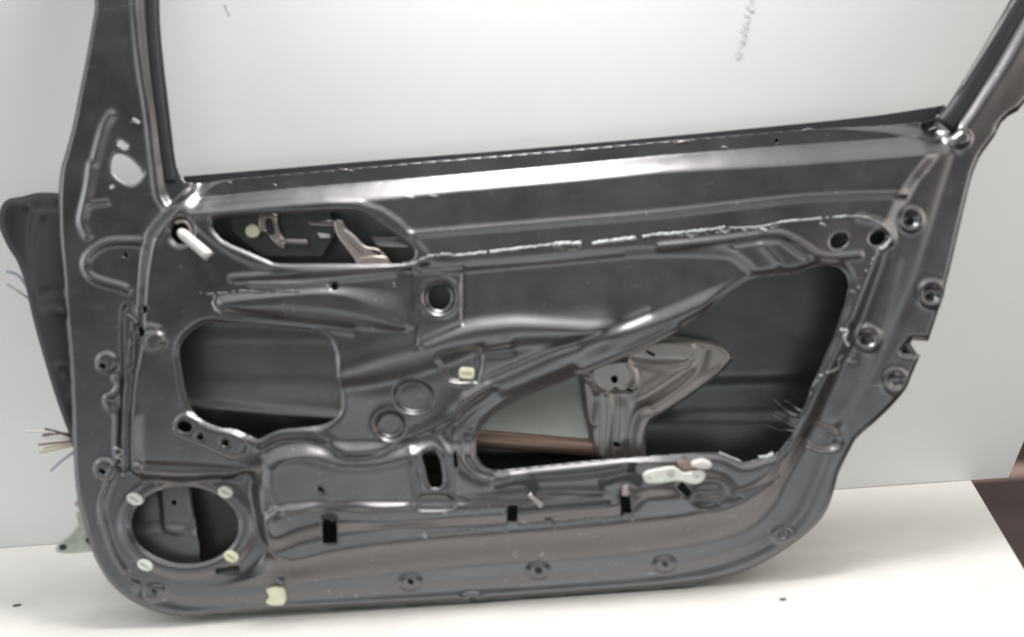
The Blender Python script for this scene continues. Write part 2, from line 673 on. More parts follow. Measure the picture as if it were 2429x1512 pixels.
def wall_mark(pts_list):
    verts, faces = [], []
    for (x, y, a, b, rot) in pts_list:
        i0 = len(verts)
        for k in range(10):
            t = 2 * math.pi * k / 10
            px = x + a * math.cos(t) * math.cos(rot) - b * math.sin(t) * math.sin(rot)
            py = y + a * math.cos(t) * math.sin(rot) + b * math.sin(t) * math.cos(rot)
            v = on_plane(px, py, 1, WALL_Y)
            verts.append((v.x, WALL_Y - 0.0015, v.z))
        verts.append((0, 0, 0))
        c = on_plane(x, y, 1, WALL_Y)
        verts[-1] = (c.x, WALL_Y - 0.0017, c.z)
        for k in range(10):
            faces.append((i0 + k, i0 + (k + 1) % 10, i0 + 10))
    return link_mesh('scuff', verts, faces, M['scuff'], wall)


marks = []
for k in range(26):
    t = k / 25
    marks.append((1782 - 32 * t + rnd.uniform(-4, 4), -4 + 140 * t, rnd.uniform(7, 15) * (1 - 0.4 * t), rnd.uniform(1.2, 2.4), math.radians(rnd.uniform(15, 40))))
wall_mark(marks)
wall_mark([(538, 12, 9, 3, 1.2), (545, 28, 6, 3, 1.0)])

# ------------------------------------------------------------------ the car door
door = bpy.data.objects.new('car_door', None)
scene.collection.objects.link(door)
tag(door, 'stripped dark grey car door shell with empty window frame, inner side to the camera', 'car door')

OUT = (q('A', [(640, -1500), (730, -500), (790, 0), (745, 250), (700, 500), (640, 800), (585, 1080), (520, 1320)])
       + q('B', [(490, 60), (470, 200), (462, 400), (470, 700), (500, 1000), (520, 1300)])
       + q('C', [(560, 500), (580, 900), (590, 1250), (600, 1480)])
       + q('D', [(620, 300), (665, 450), (700, 600), (740, 750), (790, 880), (900, 1060), (1030, 1180), (1200, 1280), (1420, 1350), (1620, 1362)])
       + [(521, 1462), (742, 1451), (962, 1440), (1191, 1427), (1447, 1410), (1600, 1398), (1680, 1386), (1732, 1375)]
       + q('N', [(500, 950), (700, 830), (850, 720), (940, 640), (1010, 550), (1050, 450), (1080, 350)])
       + q('M', [(1100, 1400), (1200, 1200), (1235, 1140), (1400, 1000), (1520, 880), (1600, 780), (1650, 660), (1700, 545), (1705, 530), (1690, 528), (1580, 520), (1565, 512), (1570, 500), (1622, 435), (1630, 424), (1645, 423), (1745, 430), (1762, 430), (1766, 420), (1830, 230), (1900, 0)])
       + q('L', [(2050, 800), (2110, 550), (2135, 480), (2170, 400), (2230, 320), (2280, 250), (2330, 150)])
       + [(2440, 252), (2500, 140), (2575, -10), (2700, -250), (2800, -470), (2740, -530), (2300, -560), (1500, -570), (700, -520), (300, -450)])
WIN = ([(368, 0), (366, -120), (372, -300), (420, -400), (800, -440), (1500, -480), (2300, -470), (2640, -440), (2600, -350), (2500, -150)]
       + q('K', [(2390, 0), (2250, 170), (2050, 520), (1850, 860), (1840, 885)])
       + [(2240, 275), (2205, 281), (1920, 302), (1530, 336), (1300, 357), (1042, 378), (800, 399), (600, 416), (450, 431), (424, 428)]
       + q('A', [(1500, 1460), (1475, 1400), (1440, 1100), (1410, 850), (1370, 500), (1345, 250)]))

BIGL = [(549, 768), (493, 768), (452, 795), (433, 830), (438, 878), (447, 928), (458, 961), (474, 983), (505, 1003), (538, 1013), (568, 1017),
        (601, 1033), (620, 1039), (640, 1029), (675, 1016), (728, 1011), (769, 1005), (794, 993), (811, 970), (812, 935), (804, 897), (802, 861), (799, 837),
        (786, 809), (764, 792), (730, 786), (631, 776)]
BIGR = (q('I', [(185, 1300), (190, 1230), (225, 1130), (290, 1040), (400, 950), (600, 850), (800, 770), (1070, 660), (1300, 570), (1500, 490), (1700, 400), (1880, 300), (2110, 165)])
        + q('L', [(420, 1352), (560, 1265), (640, 1225), (760, 1210), (880, 1200), (950, 1180), (1020, 1155), (1110, 1138), (1200, 1160), (1250, 1215), (1265, 1290)])
        + q('M', [(1145, 60), (1125, 160), (1080, 280), (1040, 400), (980, 520), (930, 640), (870, 750), (835, 860), (790, 960), (740, 1080), (660, 1195), (600, 1245), (520, 1262), (440, 1292), (360, 1300), (280, 1262), (200, 1235)])
        + q('J', [(2000, 242), (1700, 255), (1200, 290), (700, 340), (400, 372), (200, 385), (110, 340), (60, 270)]))
HATCH = q('E', [(540, 530), (900, 505), (1300, 492), (1650, 478), (1780, 500), (1950, 610), (2190, 780), (2225, 840), (2180, 905), (2000, 925), (1500, 925), (1080, 925), (960, 890), (800, 820), (690, 775), (590, 725), (510, 640), (490, 575)])
HOLES = {
    'mirror_big': (q('A', [(960, 1325), (1010, 1315), (1090, 1350), (1170, 1430), (1205, 1490)]) + q('B', [(1215, 120), (1195, 185), (1130, 235), (1060, 225), (980, 170), (935, 110), (930, 50)]), 3, 3),
    'mirror_slot': (rrect(q('A', [(1035, 1237)])[0], 29, 14, 6.9, 38), 2, 3),
    'mirror_slit': (rrect(q('A', [(1153, 1026)])[0], 22, 6, 2.9, 32), 0, 2),
    'tri_dot': (ell(q('B', [(940, 250)])[0], 6, 5), 0, 2),
    'dot2': (ell(q('B', [(1060, 845)])[0], 8, 6, 30), 0, 2),
    'pin': (ell((434, 553), 25, 27), 6, 7),
    'hatch': (HATCH, 5, 5),
    'bigl': (BIGL, 6, 7),
    'bigr': (BIGR, 9, 12),
    'round': (ell((1043, 706), 26, 30), 12, 12),
    'speaker': (ell((434, 1249), 128, 92, 3, 48), 7, 7),
    'ov1': (ell((1989, 572), 24, 17, -25), 2, 4),
    'ov2': (ell((2083, 565), 21, 16, -20), 2, 4),
    'bo1': (ell(q('C', [(1630, 1097)])[0], 18, 13, 15), 2, 3),
    'bo2': (ell(q('C', [(1762, 1185)])[0], 8, 8), 2, 3),
    'bo3': (ell(q('C', [(1975, 1235)])[0], 9, 8), 2, 3),
    'slotv': (q('F', [(1755, 1340), (1790, 1305), (1850, 1295), (1890, 1340), (1915, 1430)]) + q('G', [(1925, 90), (1925, 170), (1890, 200), (1830, 190), (1800, 130), (1780, 30)]), 5, 5),
    'slota': (rrect(q('G', [(970, 560)])[0], 34, 66, 5, 2), 1, 3),
    'slotb': (rrect((536, 1356), 57, 16, 4, -6), 1, 3),
    'slotc': (rrect(q('J', [(360, 750)])[0], 25, 42, 6, 3), 2, 4),
    'slotd': (rrect(q('J', [(1318, 668)])[0], 25, 52, 6, -8), 2, 4),
    'slote': (rrect(q('J', [(1822, 550)])[0], 18, 38, 5, -42), 2, 4),
    'd1': (ell((1277, 1355), 10, 8, 30), 1, 3), 'd2': (ell((1579, 1340), 9, 6, 35), 1, 3), 'd3': (ell((973, 1383), 8, 6, 40), 1, 3),
    'd4': (ell((1119, 1426), 7, 5, 20), 1, 3), 'd5': (ell((361, 1407), 9, 6, 30), 1, 3), 'd6': (ell((316, 1384), 14, 4, 20), 1, 3),
    'd7': (ell((769, 1155), 9, 5, 40), 1, 3), 'd8': (ell(q('C', [(870, 590)])[0], 9, 7, 20), 1, 3), 'd9': (ell(q('D', [(865, 90)])[0], 9, 6, 20), 1, 3),
    'd10': (ell((2166, 524), 9, 8), 1, 3), 'd11': (ell((2216, 704), 12, 8), 1, 3), 'd12': (ell((2062, 808), 13, 9), 1, 3),
    'd13': (ell(q('C', [(1275, 100)])[0], 9, 9), 1, 3), 'd14': (ell(q('C', [(1230, 290)])[0], 15, 11, 20), 2, 4),
    'd15': (ell((1849, 330), 6, 6), 0, 2), 'd16': (ell(q('O', [(0, 0)])[0], 1, 1), 0, 1),
    'd17': (ell(q('E', [(1545, 1120)])[0], 9, 8), 1, 3),
    'd18': (rrect(q('F', [(2040, 1370)])[0], 9, 38, 4, -4), 1, 3),
}
HOLES.pop('d16')
HS = {k: (catmull(v[0], 3) if k in ('bigl', 'bigr', 'hatch', 'mirror_big', 'slotv') else np.array(v[0]), v[1], v[2]) for k, v in HOLES.items()}
OUTS = np.array(OUT)
WINS = np.array(WIN)


def round_poly(p, it=2):
    p = np.array(p, float)
    for _ in range(it):
        a = p * 0.75 + np.roll(p, -1, 0) * 0.25
        b = p * 0.25 + np.roll(p, -1, 0) * 0.75
        p = np.empty((len(a) * 2, 2))
        p[0::2] = a
        p[1::2] = b
    return p


OUTS = round_poly(OUTS, 1)
WINS = round_poly(WINS, 1)

# plateau: inner (top of slope) and outer (foot of slope) lines
PL_B = ([(395, 482), (345, 540), (325, 600), (318, 700), (312, 800), (303, 900), (300, 969), (298, 1107), (312, 1135), (345, 1150), (420, 1150), (500, 1146), (560, 1136), (588, 1132),
         (585, 1180), (600, 1250), (616, 1292), (632, 1306), (560, 1365), (470, 1393), (392, 1400), (521, 1409), (742, 1388), (990, 1363), (1191, 1344), (1447, 1329), (1667, 1298), (1786, 1262), (1850, 1200),
         (1880, 1140), (1935, 1040), (1985, 930), (2035, 820), (2085, 700), (2125, 600), (2150, 520), (2190, 430), (2262, 300), (1884, 270), (1563, 300), (1200, 330), (896, 355), (703, 370), (510, 395), (455, 425), (420, 450)])
PL_A = ([(455, 480), (385, 570), (365, 640), (358, 740), (350, 830), (335, 900), (330, 969), (330, 1090), (345, 1104), (420, 1106), (560, 1116), (630, 1100),
         (636, 1150), (640, 1230), (648, 1280), (645, 1302), (700, 1318), (769, 1300), (860, 1283), (962, 1271), (1116, 1257), (1191, 1251), (1337, 1239), (1530, 1220), (1650, 1203), (1750, 1168), (1800, 1130),
         (1850, 1060), (1910, 960), (1975, 830), (2020, 720), (2062, 620), (2090, 540), (2120, 460), (2190, 330), (1884, 300), (1563, 330), (1200, 355), (896, 380), (703, 395), (520, 430)])


def panel_mask(X_, Y_):
    m_ = sdf(X_, Y_, OUTS, 60)
    m_ = np.minimum(m_, -sdf(X_, Y_, WINS, 60))
    for k, (p, l, wd) in HS.items():
        m_ = np.minimum(m_, -sdf(X_, Y_, p, 14))
    return m_


def panel_h(X_, Y_):
    R = Relief(X_, Y_, -14.0)
    A = catmull(PL_A, 3)
    B = catmull(PL_B, 3)
    a = sdf(X_, Y_, A)
    b = sdf(X_, Y_, B)
    t = np.clip(b, 0, None) / (np.clip(b, 0, None) + np.clip(-a, 0, None) + 1e-6)
    t[a > 0] = 1
    t[b <= 0] = 0
    amp = 42 * (1 - 0.55 * smooth((X_ - 1850) / 250)) * (1 - 0.35 * smooth((800 - Y_) / 350))
    R.H += amp * smooth(t)
    # belt ledge: standing flange set back, then a ledge rising towards the viewer
    lt = np.interp(X_, [400, 477, 703, 1042, 1300, 1563, 1884, 2205, 2300], [473, 467, 444, 415, 392, 367, 342, 316, 306])
    lb = np.interp(X_, [400, 510, 703, 896, 1042, 1200, 1400, 1563, 1884, 2240], [520, 508, 490, 479, 464, 449, 431, 414, 396, 366])
    tt = (Y_ - lt) / (lb - lt)
    mkx = smooth((X_ - 425) / 50) * smooth((2290 - X_) / 50)
    prof = np.where(tt < 0, -38, np.where(tt > 1, 0, -38 * (1 - np.clip(tt, 0, 1)) ** 1.35))
    sel = (Y_ < lb + 2) & (Y_ > 200)
    R.H = np.where(sel, R.H + prof * mkx, R.H)
    # crease line under the belt
    R.ridge([(975, 558), (1250, 535), (1563, 508), (1920, 469), (2150, 460)], 6, 4.5)
    # front pillar: bead and set-back channel side
    R.ridge(q('A', [(1060, -1500), (1110, -500), (1140, 0), (1165, 300), (1200, 600), (1255, 950), (1300, 1350)]) + q('B', [(1310, 60), (1330, 250), (1355, 350), (1410, 425)]), 9, 6)
    R.step(q('A', [(1090, -1500), (1150, -500), (1175, 0), (1200, 300), (1235, 600), (1290, 950), (1335, 1350)]) + q('B', [(1345, 60), (1365, 250), (1400, 350), (1460, 410), (1620, 300), (1600, 0)]) + q('A', [(1550, 1000), (1450, 0), (1450, -1500)]), -12, 14)
    # mirror triangle bead
    R.ridge(q('A', [(935, 985), (880, 1080), (830, 1250), (790, 1400)]) + q('B', [(770, 60), (745, 250), (705, 430), (685, 560), (730, 665)]), 8, 8)
    R.ridge(q('B', [(760, 400), (900, 385)]), 6, 4)
    # U bead
    R.ridge(q('B', [(1190, 725), (1000, 722), (860, 750), (745, 840), (712, 925), (745, 1010), (840, 1065), (1000, 1110), (1070, 1135)]), 7, 8)
    # hump round the front top corner
    R.ridge(q('B', [(1720, 400), (1550, 470), (1380, 560), (1290, 680)]), 22, 9)
    # speaker boss
    R.step(ell((440, 1250), 160, 122, 3), 7, 22)
    # beads around the perimeter flange
    R.ridge(q('C', [(970, 690), (1005, 750), (960, 830), (895, 870), (925, 950), (980, 1020), (980, 1250), (990, 1400)]) + q('D', [(965, 60), (890, 230), (850, 400), (895, 600), (960, 800), (1050, 950)]), 6, 7)
    R.ridge([(330, 1405), (430, 1440), (560, 1440), (800, 1422), (1100, 1402), (1400, 1382), (1600, 1362), (1720, 1338), (1830, 1290), (1900, 1230), (1940, 1150), (1985, 1040), (2070, 900), (2140, 760), (2190, 640), (2240, 480), (2275, 370)], 12, -5)
    R.step([(283, 740), (312, 740), (312, 900), (300, 1000), (300, 1110), (275, 1110), (283, 900)], -8, 8)
    # rear flange ribs and groove
    R.ridge([(2110, 590), (2075, 690), (2050, 760), (2030, 850)], 10, -8)
    R.ridge([(2078, 600), (2040, 710), (2020, 760)], 9, 5)
    R.ridge([(2130, 620), (2100, 740), (2060, 900), (2000, 1000)], 14, 5)
    R.ridge([(1865, 1050), (1840, 1120), (1795, 1150), (1740, 1175)], 9, -8)
    # bosses of the rear flange
    for c, r, h in (((2166, 520), 21, 9), ((2216, 697), 24, 10), ((2062, 803), 22, 10), ((2130, 905), 22, 8)):
        R.crater(c, r, h, 8)
        R.spot(c, r, r, -5, .5)
    R.spot((1953, 1040), 46, 28, -12, .6, 15)
    for c in ((1277, 1358), (1579, 1344), (973, 1387), (361, 1411), (1119, 1428), (1859, 1273)):
        R.spot(c, 26, 19, 5, .6)
    R.spot((1859, 1273), 9, 7, -7, .6)
    for c in (q('C', [(900, 560)])[0], q('D', [(880, 70)])[0]):
        R.spot(c, 24, 24, 7, .6)
    R.spot(q('C', [(1370, 370)])[0], 24, 20, 12, .7, -30)
    R.ridge(q('C', [(1310, 250), (1400, 270)]), 7, 7)
    # rear pillar: bead that runs down to the corner
    R.ridge([(2620, -260), (2500, -20), (2429, 108), (2360, 210), (2310, 290), (2276, 328)], 16, 2.5)
    R.step([(2640, -330), (2580, -330), (2418, 0), (2269, 237), (2215, 290), (2270, 312), (2300, 280), (2340, 220), (2420, 90)], -12, 22)
    R.spot((2283, 326), 24, 20, 9, .9)
    R.ridge([(2700, -160), (2500, 180), (2380, 300)], 8, -6)
    # hatch surround
    R.step(q('E', [(400, 440), (1750, 390), (2280, 760), (2230, 960), (1050, 990), (450, 700)]), 4, 14)
    # beads under the hatch
    R.ridge(q('E', [(660, 1050), (1200, 1010), (1700, 985), (2200, 945)]), 6, 5.5)
    R.ridge(q('E', [(820, 1095), (1250, 1100), (1520, 1065), (2050, 1010)]), 5, 4)
    R.ridge(q('E', [(700, 1075), (1300, 1055), (2100, 980)]), 4, -5)
    # pocket over the left opening: lens that faces down
    R.loft(q('F', [(60, 60), (500, 0), (1000, -20), (1300, 90), (1560, 240), (1200, 120), (700, 50), (300, 70)]),
           q('F', [(0, -20), (500, -60), (1000, -100), (1600, -60), (1720, 260), (1500, 300), (1150, 285), (900, 245), (400, 200), (100, 150)]), 9)
    R.ridge(q('F', [(40, 125), (400, 195), (900, 255), (1150, 288)]), 9, -5)
    # sunken centre panel
    UP = q('H', [(345, 700), (600, 700), (1000, 665), (1500, 620), (2100, 565)]) + q('L', [(60, 1050), (420, 1060), (530, 1110), (610, 1200), (480, 1270)]) + q('I', [(1950, 80), (1650, 190), (1400, 240), (1100, 230), (800, 210)]) + q('H', [(1150, 1140), (760, 1190), (400, 1340), (350, 1300), (345, 1000)])
    R.step(UP, -8, 28)
    R.ridge(q('H', [(345, 720), (352, 1000), (385, 1340)]), 7, 9)
    R.ridge(q('H', [(340, 715), (700, 700), (720, 690), (1500, 630), (2100, 565)]), 6, 2)
    R.step(q('H', [(740, 690), (735, 1180), (380, 1330), (370, 720)]), 4, 6, False)
    R.ridge(q('H', [(742, 690), (742, 1160)]), 4, -4)
    R.crater((1046, 706), 42, 6, 7)
    # ridge under the centre panel: lit above, turned down below
    R.ridge(q('F', [(1040, 640), (1300, 560), (1600, 470), (1900, 400), (2250, 350)]) + q('H', [(1300, 1240), (1700, 1230), (1900, 1220)]), 34, 15)
    R.ridge(q('F', [(1060, 770), (1400, 740), (1700, 670), (2000, 560)]) + q('H', [(900, 1400), (1300, 1360), (1700, 1330)]), 14, -5)
    # diagonal member along the big opening
    R.ridge(q('I', [(0, 1020), (150, 900), (400, 760), (800, 590), (1100, 470), (1500, 310), (1800, 170), (2050, 60)]), 34, 8)
    R.ridge(q('I', [(100, 780), (400, 640), (800, 470), (1300, 290), (1650, 130)]), 9, -6)
    R.ridge(q('I', [(150, 1090), (330, 900), (600, 780), (1000, 620)]), 9, -5)
    R.ridge(q('I', [(1100, 620), (1500, 450), (1880, 275)]), 8, 7)
    R.ridge(q('I', [(20, 1000), (0, 1150), (20, 1330), (110, 1460), (250, 1530)]), 12, 7)
    R.ridge(q('I', [(110, 1180), (90, 1300), (120, 1400), (200, 1480), (320, 1520)]), 5, -6)
    # waved step between the upper zone and the armrest field
    wave_u = q('F', [(380, 1230), (520, 1145), (750, 1135), (900, 1190), (1120, 1315), (1400, 1285), (1650, 1185), (1950, 1045), (2100, 900), (2300, 760)])
    wave_l = q('F', [(2420, 860), (2200, 1040), (1960, 1180), (1750, 1280), (1400, 1375), (1080, 1385), (860, 1335), (700, 1310), (540, 1335), (440, 1370)])
    up_in = wave_u + [(1250, 870), (1250, 860), (900, 900), (640, 1000)]
    R.ridge(wave_u, 10, 7)
    R.ridge([(a * .5 + c * .5, b * .5 + d * .5) for (a, b), (c, d) in zip(wave_u, wave_l[::-1])], 12, -9)
    R.ridge(q('F', [(430, 1400), (700, 1345), (860, 1370), (1080, 1420), (1400, 1410), (1700, 1340)]), 12, 4)
    R.ridge([(612, 1120), (612, 1200), (625, 1270)], 22, 6)
    # groove over the speaker
    R.ridge(q('D', [(1300, 25), (1700, 45), (2130, 80)]), 8, -6)
    R.ridge(q('D', [(1250, 110), (1600, 120), (2050, 110)]), 9, 7)
    R.ridge(q('D', [(1180, -400), (1180, -100), (1210, 60)]), 13, 8)
    R.spot((333, 1110), 17, 15, 6, .9)
    # cups
    R.spot((984, 939), 46, 37, -14, .28, 8)
    R.spot((929, 1006), 34, 31, -13, .5, 8)
    R.crater((929, 1006), 38, 3, 7)
    # boss with three holes
    R.step(rrect((508, 1030), 175, 56, 26, 22), 7, 9)
    # clip pocket
    R.step(q('F', [(1890, 480), (2240, 440), (2235, 690), (2170, 720), (2010, 715), (1950, 660)]), -10, 8)
    R.ridge(q('F', [(1890, 560), (1950, 660), (2020, 715), (2170, 710), (2225, 660), (2235, 470)]), 4, 6)
    R.ridge(q('H', [(960, 1370), (1130, 1330)]), 7, 4)
    R.ridge(q('H', [(930, 1410), (1150, 1400)]), 10, -5)
    # armrest field: two lenses that face down with a ledge between
    R.loft([(690, 1200), (797, 1176), (901, 1192), (970, 1186), (1000, 1160), (1080, 1160), (1100, 1168), (1300, 1160), (1560, 1140), (1560, 1100), (1100, 1080), (690, 1090)],
           [(650, 1228), (700, 1212), (797, 1206), (901, 1208), (980, 1204), (1080, 1204), (1200, 1196), (1400, 1178), (1620, 1160), (1650, 1060), (1100, 1040), (655, 1060)], 14)
    R.loft([(660, 1260), (720, 1236), (800, 1222), (929, 1230), (1100, 1215), (1300, 1200), (1440, 1190), (1440, 1175), (1100, 1195), (690, 1205)],
           [(640, 1306), (728, 1289), (852, 1260), (960, 1246), (1100, 1246), (1300, 1236), (1470, 1225), (1530, 1190), (1500, 1150), (1100, 1180), (660, 1190)], 14)
    R.step(q('G', [(1730, 265), (1990, 265), (2020, 380), (1710, 385)]), -7, 7)
    R.ridge(q('J', [(0, 640), (500, 580), (1100, 560)]), 7, 5)
    R.ridge(q('J', [(1150, 690), (600, 740), (450, 760)]), 10, 6)
    R.ridge(q('J', [(1400, 590), (1750, 560)]), 10, 7)
    R.ridge(q('J', [(1900, 580), (2100, 575)]), 12, 10)
    R.spot(q('J', [(2050, 560)])[0], 54, 36, -9, .9, 10)
    R.ridge(q('J', [(350, 425), (800, 370), (1300, 320), (1800, 290)]), 6, 4)
    R.ridge(q('J', [(500, 440), (1000, 410), (1350, 350)]), 6, -4)
    R.ridge(q('F', [(1840, 1150), (1960, 1280), (2000, 1420), (2010, 1540)]) + q('G', [(2010, 150), (2000, 270)]), 5, 5)
    R.ridge(q('F', [(1650, 1290), (1690, 1420)]) + q('G', [(1680, 30), (1710, 160), (1720, 330)]), 6, 5)
    # tab with the two oval holes
    R.ridge(q('L', [(0, 1020), (500, 965), (750, 932), (860, 955), (960, 1015), (1030, 1062), (1130, 1088), (1330, 1070)]), 6, 7)
    R.ridge(q('L', [(500, 1000), (760, 970), (880, 1040), (960, 1090)]), 6, -6)
    R.ridge(q('L', [(680, 1010), (780, 1120)]), 9, 5)
    R.ridge(q('L', [(1330, 820), (1460, 850), (1540, 910), (1565, 960), (1520, 1010)]), 8, 5)
    # pressed and rolled edges
    d = sdf(X_, Y_, OUTS)
    R.H -= 9 * np.exp(-(np.clip(d, 0, None) / 7) ** 2)
    for k, (p, l, wd) in HS.items():
        if l:
            s_ = sdf(X_, Y_, p, wd * 3.2)
            s2 = np.clip(-s_, 0, None)
            R.H -= l * np.exp(-(s2 / wd) ** 2) * (s2 < wd * 3.1)
    return R.H


panel = sheet('inner_panel', -20, 2830, -590, 1500, 3.0, panel_mask, panel_h, M['paint'], door, 0, 3.0)


def surf(x, y):
    a = np.array([float(x)])
    b = np.array([float(y)])
    return float(panel_h(a, b)[0])


def surf_many(pts):
    p = np.array(pts, float)
    return panel_h(p[:, 0], p[:, 1])


# outer skin behind (seen through the openings and along the belt)
SKIN = ([(190, 480), (400, 430), (410, 411), (660, 391), (900, 371), (1200, 348), (1500, 321), (1800, 293), (2050, 268), (2262, 238), (2285, 250)]
        + [(2310, 300), (2318, 366), (2302, 419), (2280, 508), (2240, 669), (2212, 790), (2200, 806), (2175, 808), (2171, 810), (2175, 818), (2192, 844), (2140, 924), (2075, 996), (2020, 1055), (1972, 1160), (1945, 1230), (1880, 1300), (1760, 1362), (1690, 1388), (1640, 1404), (1450, 1416), (1191, 1436), (962, 1448), (742, 1458), (521, 1468), (441, 1474), (350, 1452), (284, 1416), (240, 1372), (212, 1318), (190, 1240), (178, 1120), (170, 900), (180, 700), (185, 560)])
SKINE = ([(190, -400), (2420, -400)] + SKIN[11:])


def skin_mask(X_, Y_):
    return sdf(X_, Y_, np.array(SKIN), 60)


def skin_h(X_, Y_):
    d = np.clip(sdf(X_, Y_, np.array(SKINE)), 0, None)
    H = -22 - 105 * (1 - np.exp(-(d / 45) ** 2)) - 20 * smooth(d / 400)
    bl = np.interp(X_, [130, 900, 1500, 2262], [440, 371, 321, 238])
    H += 62 * np.exp(-np.clip(Y_ - bl, 0, None) / 70)
    H = np.minimum(H, -34)
    R = Relief(X_, Y_)
    R.H = H
    R.step([(1380, 930), (2400, 905), (2400, 985), (1380, 1000)], -10, 30)
    R.H += 30 * smooth((Y_ - 880) / 150) * smooth((1440 - X_) / 30) * smooth((1150 - Y_) / 60) * (X_ > 820)
    return R.H


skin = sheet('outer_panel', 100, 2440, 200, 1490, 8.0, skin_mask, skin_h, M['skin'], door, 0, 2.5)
tag(skin, 'outer skin of the door, dull greenish black, seen through the openings')

# black belt strip on the top edge of the skin
bl = [(416, 416), (660, 396), (900, 376), (1200, 353), (1500, 327), (1800, 299), (2050, 274), (2250, 249)]
strip = catmull(bl, 6, False)


def ribbon(name, center, wa, wb, h0, h1, material, parent, deep=0):
    """box-section strip along a line; wa above, wb below it"""
    verts, faces = [], []
    for (x, y) in center:
        for (dy_, h) in ((-wa, h0), (-wa, h1), (wb, h1), (wb, h0)):
            verts.append(loc3(x, y + dy_, h, deep))
    n = len(center)
    for i in range(n - 1):
        for k in range(4):
            a, b = i * 4 + k, i * 4 + (k + 1) % 4
            faces.append((a, b, b + 4, a + 4))
    faces += [(0, 1, 2, 3), (4 * n - 4, 4 * n - 3, 4 * n - 2, 4 * n - 1)]
    o = link_mesh(name, verts, faces, material, parent, False)
    fix_normals(o)
    return o


ribbon('belt_seal', strip, 6, 26, -78, -60, M['rubber'], door)

# glass run channels on both pillars


def channel(name, line, width, h0, h1):
    line = catmull(line, 5, False)
    verts, faces = [], []
    n = len(line)
    nk = 9
    for i in range(n):
        t = line[min(i + 1, n - 1)] - line[max(i - 1, 0)]
        t = t / (np.linalg.norm(t) + 1e-9)
        nn = np.array([-t[1], t[0]])
        for k in range(nk):
            a = k / (nk - 1) * math.pi
            p = line[i] + nn * (math.cos(a) * width / 2)
            verts.append(loc3(p[0], p[1], h0 + (h1 - h0) * math.sin(a) ** 0.7))
    for i in range(n - 1):
        for k in range(nk - 1):
            a = i * nk + k
            faces.append((a, a + 1, a + 1 + nk, a + nk))
        faces.append((i * nk + nk - 1, i * nk, (i + 1) * nk, (i + 1) * nk + nk - 1))
    faces += [tuple(range(nk)), tuple(range((n - 1) * nk, n * nk))]
    o = link_mesh(name, verts, faces, M['rubber'], door)
    fix_normals(o)
    return o


channel('glass_run', [(352, -420), (349, -200), (350, 0), (357, 130), (370, 250), (384, 360), (396, 430)], 28, -30, -20)
channel('glass_run', [(2640, -400), (2560, -240), (2440, -10), (2400, 62), (2340, 165), (2286, 252), (2254, 292)], 48, -36, -16)

# hinge side flange with mirror foot (left of the panel)
FL = ([(140, 470), (128, 458), (110, 452), (60, 450), (20, 458), (-25, 470), (-40, 520), (-20, 575), (2, 610)]
      + q('B', [(60, 980), (100, 1100), (160, 1350)]) + q('C', [(240, 400), (340, 700), (430, 950), (500, 1130), (560, 1300), (600, 1480)]) + [(175, 1180), (230, 1250), (230, 900), (215, 600), (195, 480)])


def fl_mask(X_, Y_):
    return sdf(X_, Y_, catmull(FL, 3), 60)


def fl_h(X_, Y_):
    R = Relief(X_, Y_, -30)
    R.H -= 26 * smooth((150 - X_) / 150)
    d = np.clip(sdf(X_, Y_, catmull(FL, 3)), 0, None)
    R.H -= 12 * np.exp(-(d / 10) ** 2)
    R.step([(60, 505), (110, 495), (155, 520), (160, 640), (165, 740), (130, 764), (92, 752), (66, 700), (50, 620), (48, 550)], 9, 16)
    R.ridge([(60, 705), (110, 690), (160, 700)], 8, -4)
    R.spot((112, 742), 30, 14, 8, .9)
    R.ridge([(52, 480), (80, 510)], 9, 8)
    R.ridge([(0, 470), (30, 485)], 8, 8)
    R.ridge(q('C', [(450, 590), (590, 590)]), 7, 6)
    R.ridge(q('C', [(520, 700), (590, 760), (560, 880)]), 8, 5)
    return R.H


fl = sheet('hinge_flange', -50, 260, 440, 1270, 4.0, fl_mask, fl_h, M['mirror'], door, 0, 3)
tag(fl, 'near-black front edge of the door with a rounded mirror foot')

# greenish hinge at the lower left, poking out behind the door
HP = q('D', [(700, 360), (640, 330), (600, 340), (585, 400), (610, 470), (600, 560), (560, 620), (500, 680), (430, 730), (400, 790), (430, 825), (560, 830), (760, 800), (900, 700), (900, 420)])
hinge = prism('hinge', catmull(HP, 3), -70, -40, M['hinge'], door, 0, 6)
tag(hinge, 'pale greenish cast hinge sticking out at the lower corner')
prism('bolt_hole', ell(q('D', [(475, 770)])[0], 9, 7), -45, -38.5, M['black'], hinge)
prism('bolt_hole', ell(q('D', [(715, 725)])[0], 14, 6, 35), -45, -38.5, M['black'], hinge)
prism('bolt', ell(q('D', [(625, 400)])[0], 14, 7, 40), -45, -32, M['zinc'], hinge, 0, 3)
prism('lug', rrect(q('D', [(650, 520)])[0], 22, 44, 8, -15), -45, -30, M['hinge'], hinge, 0, 4)

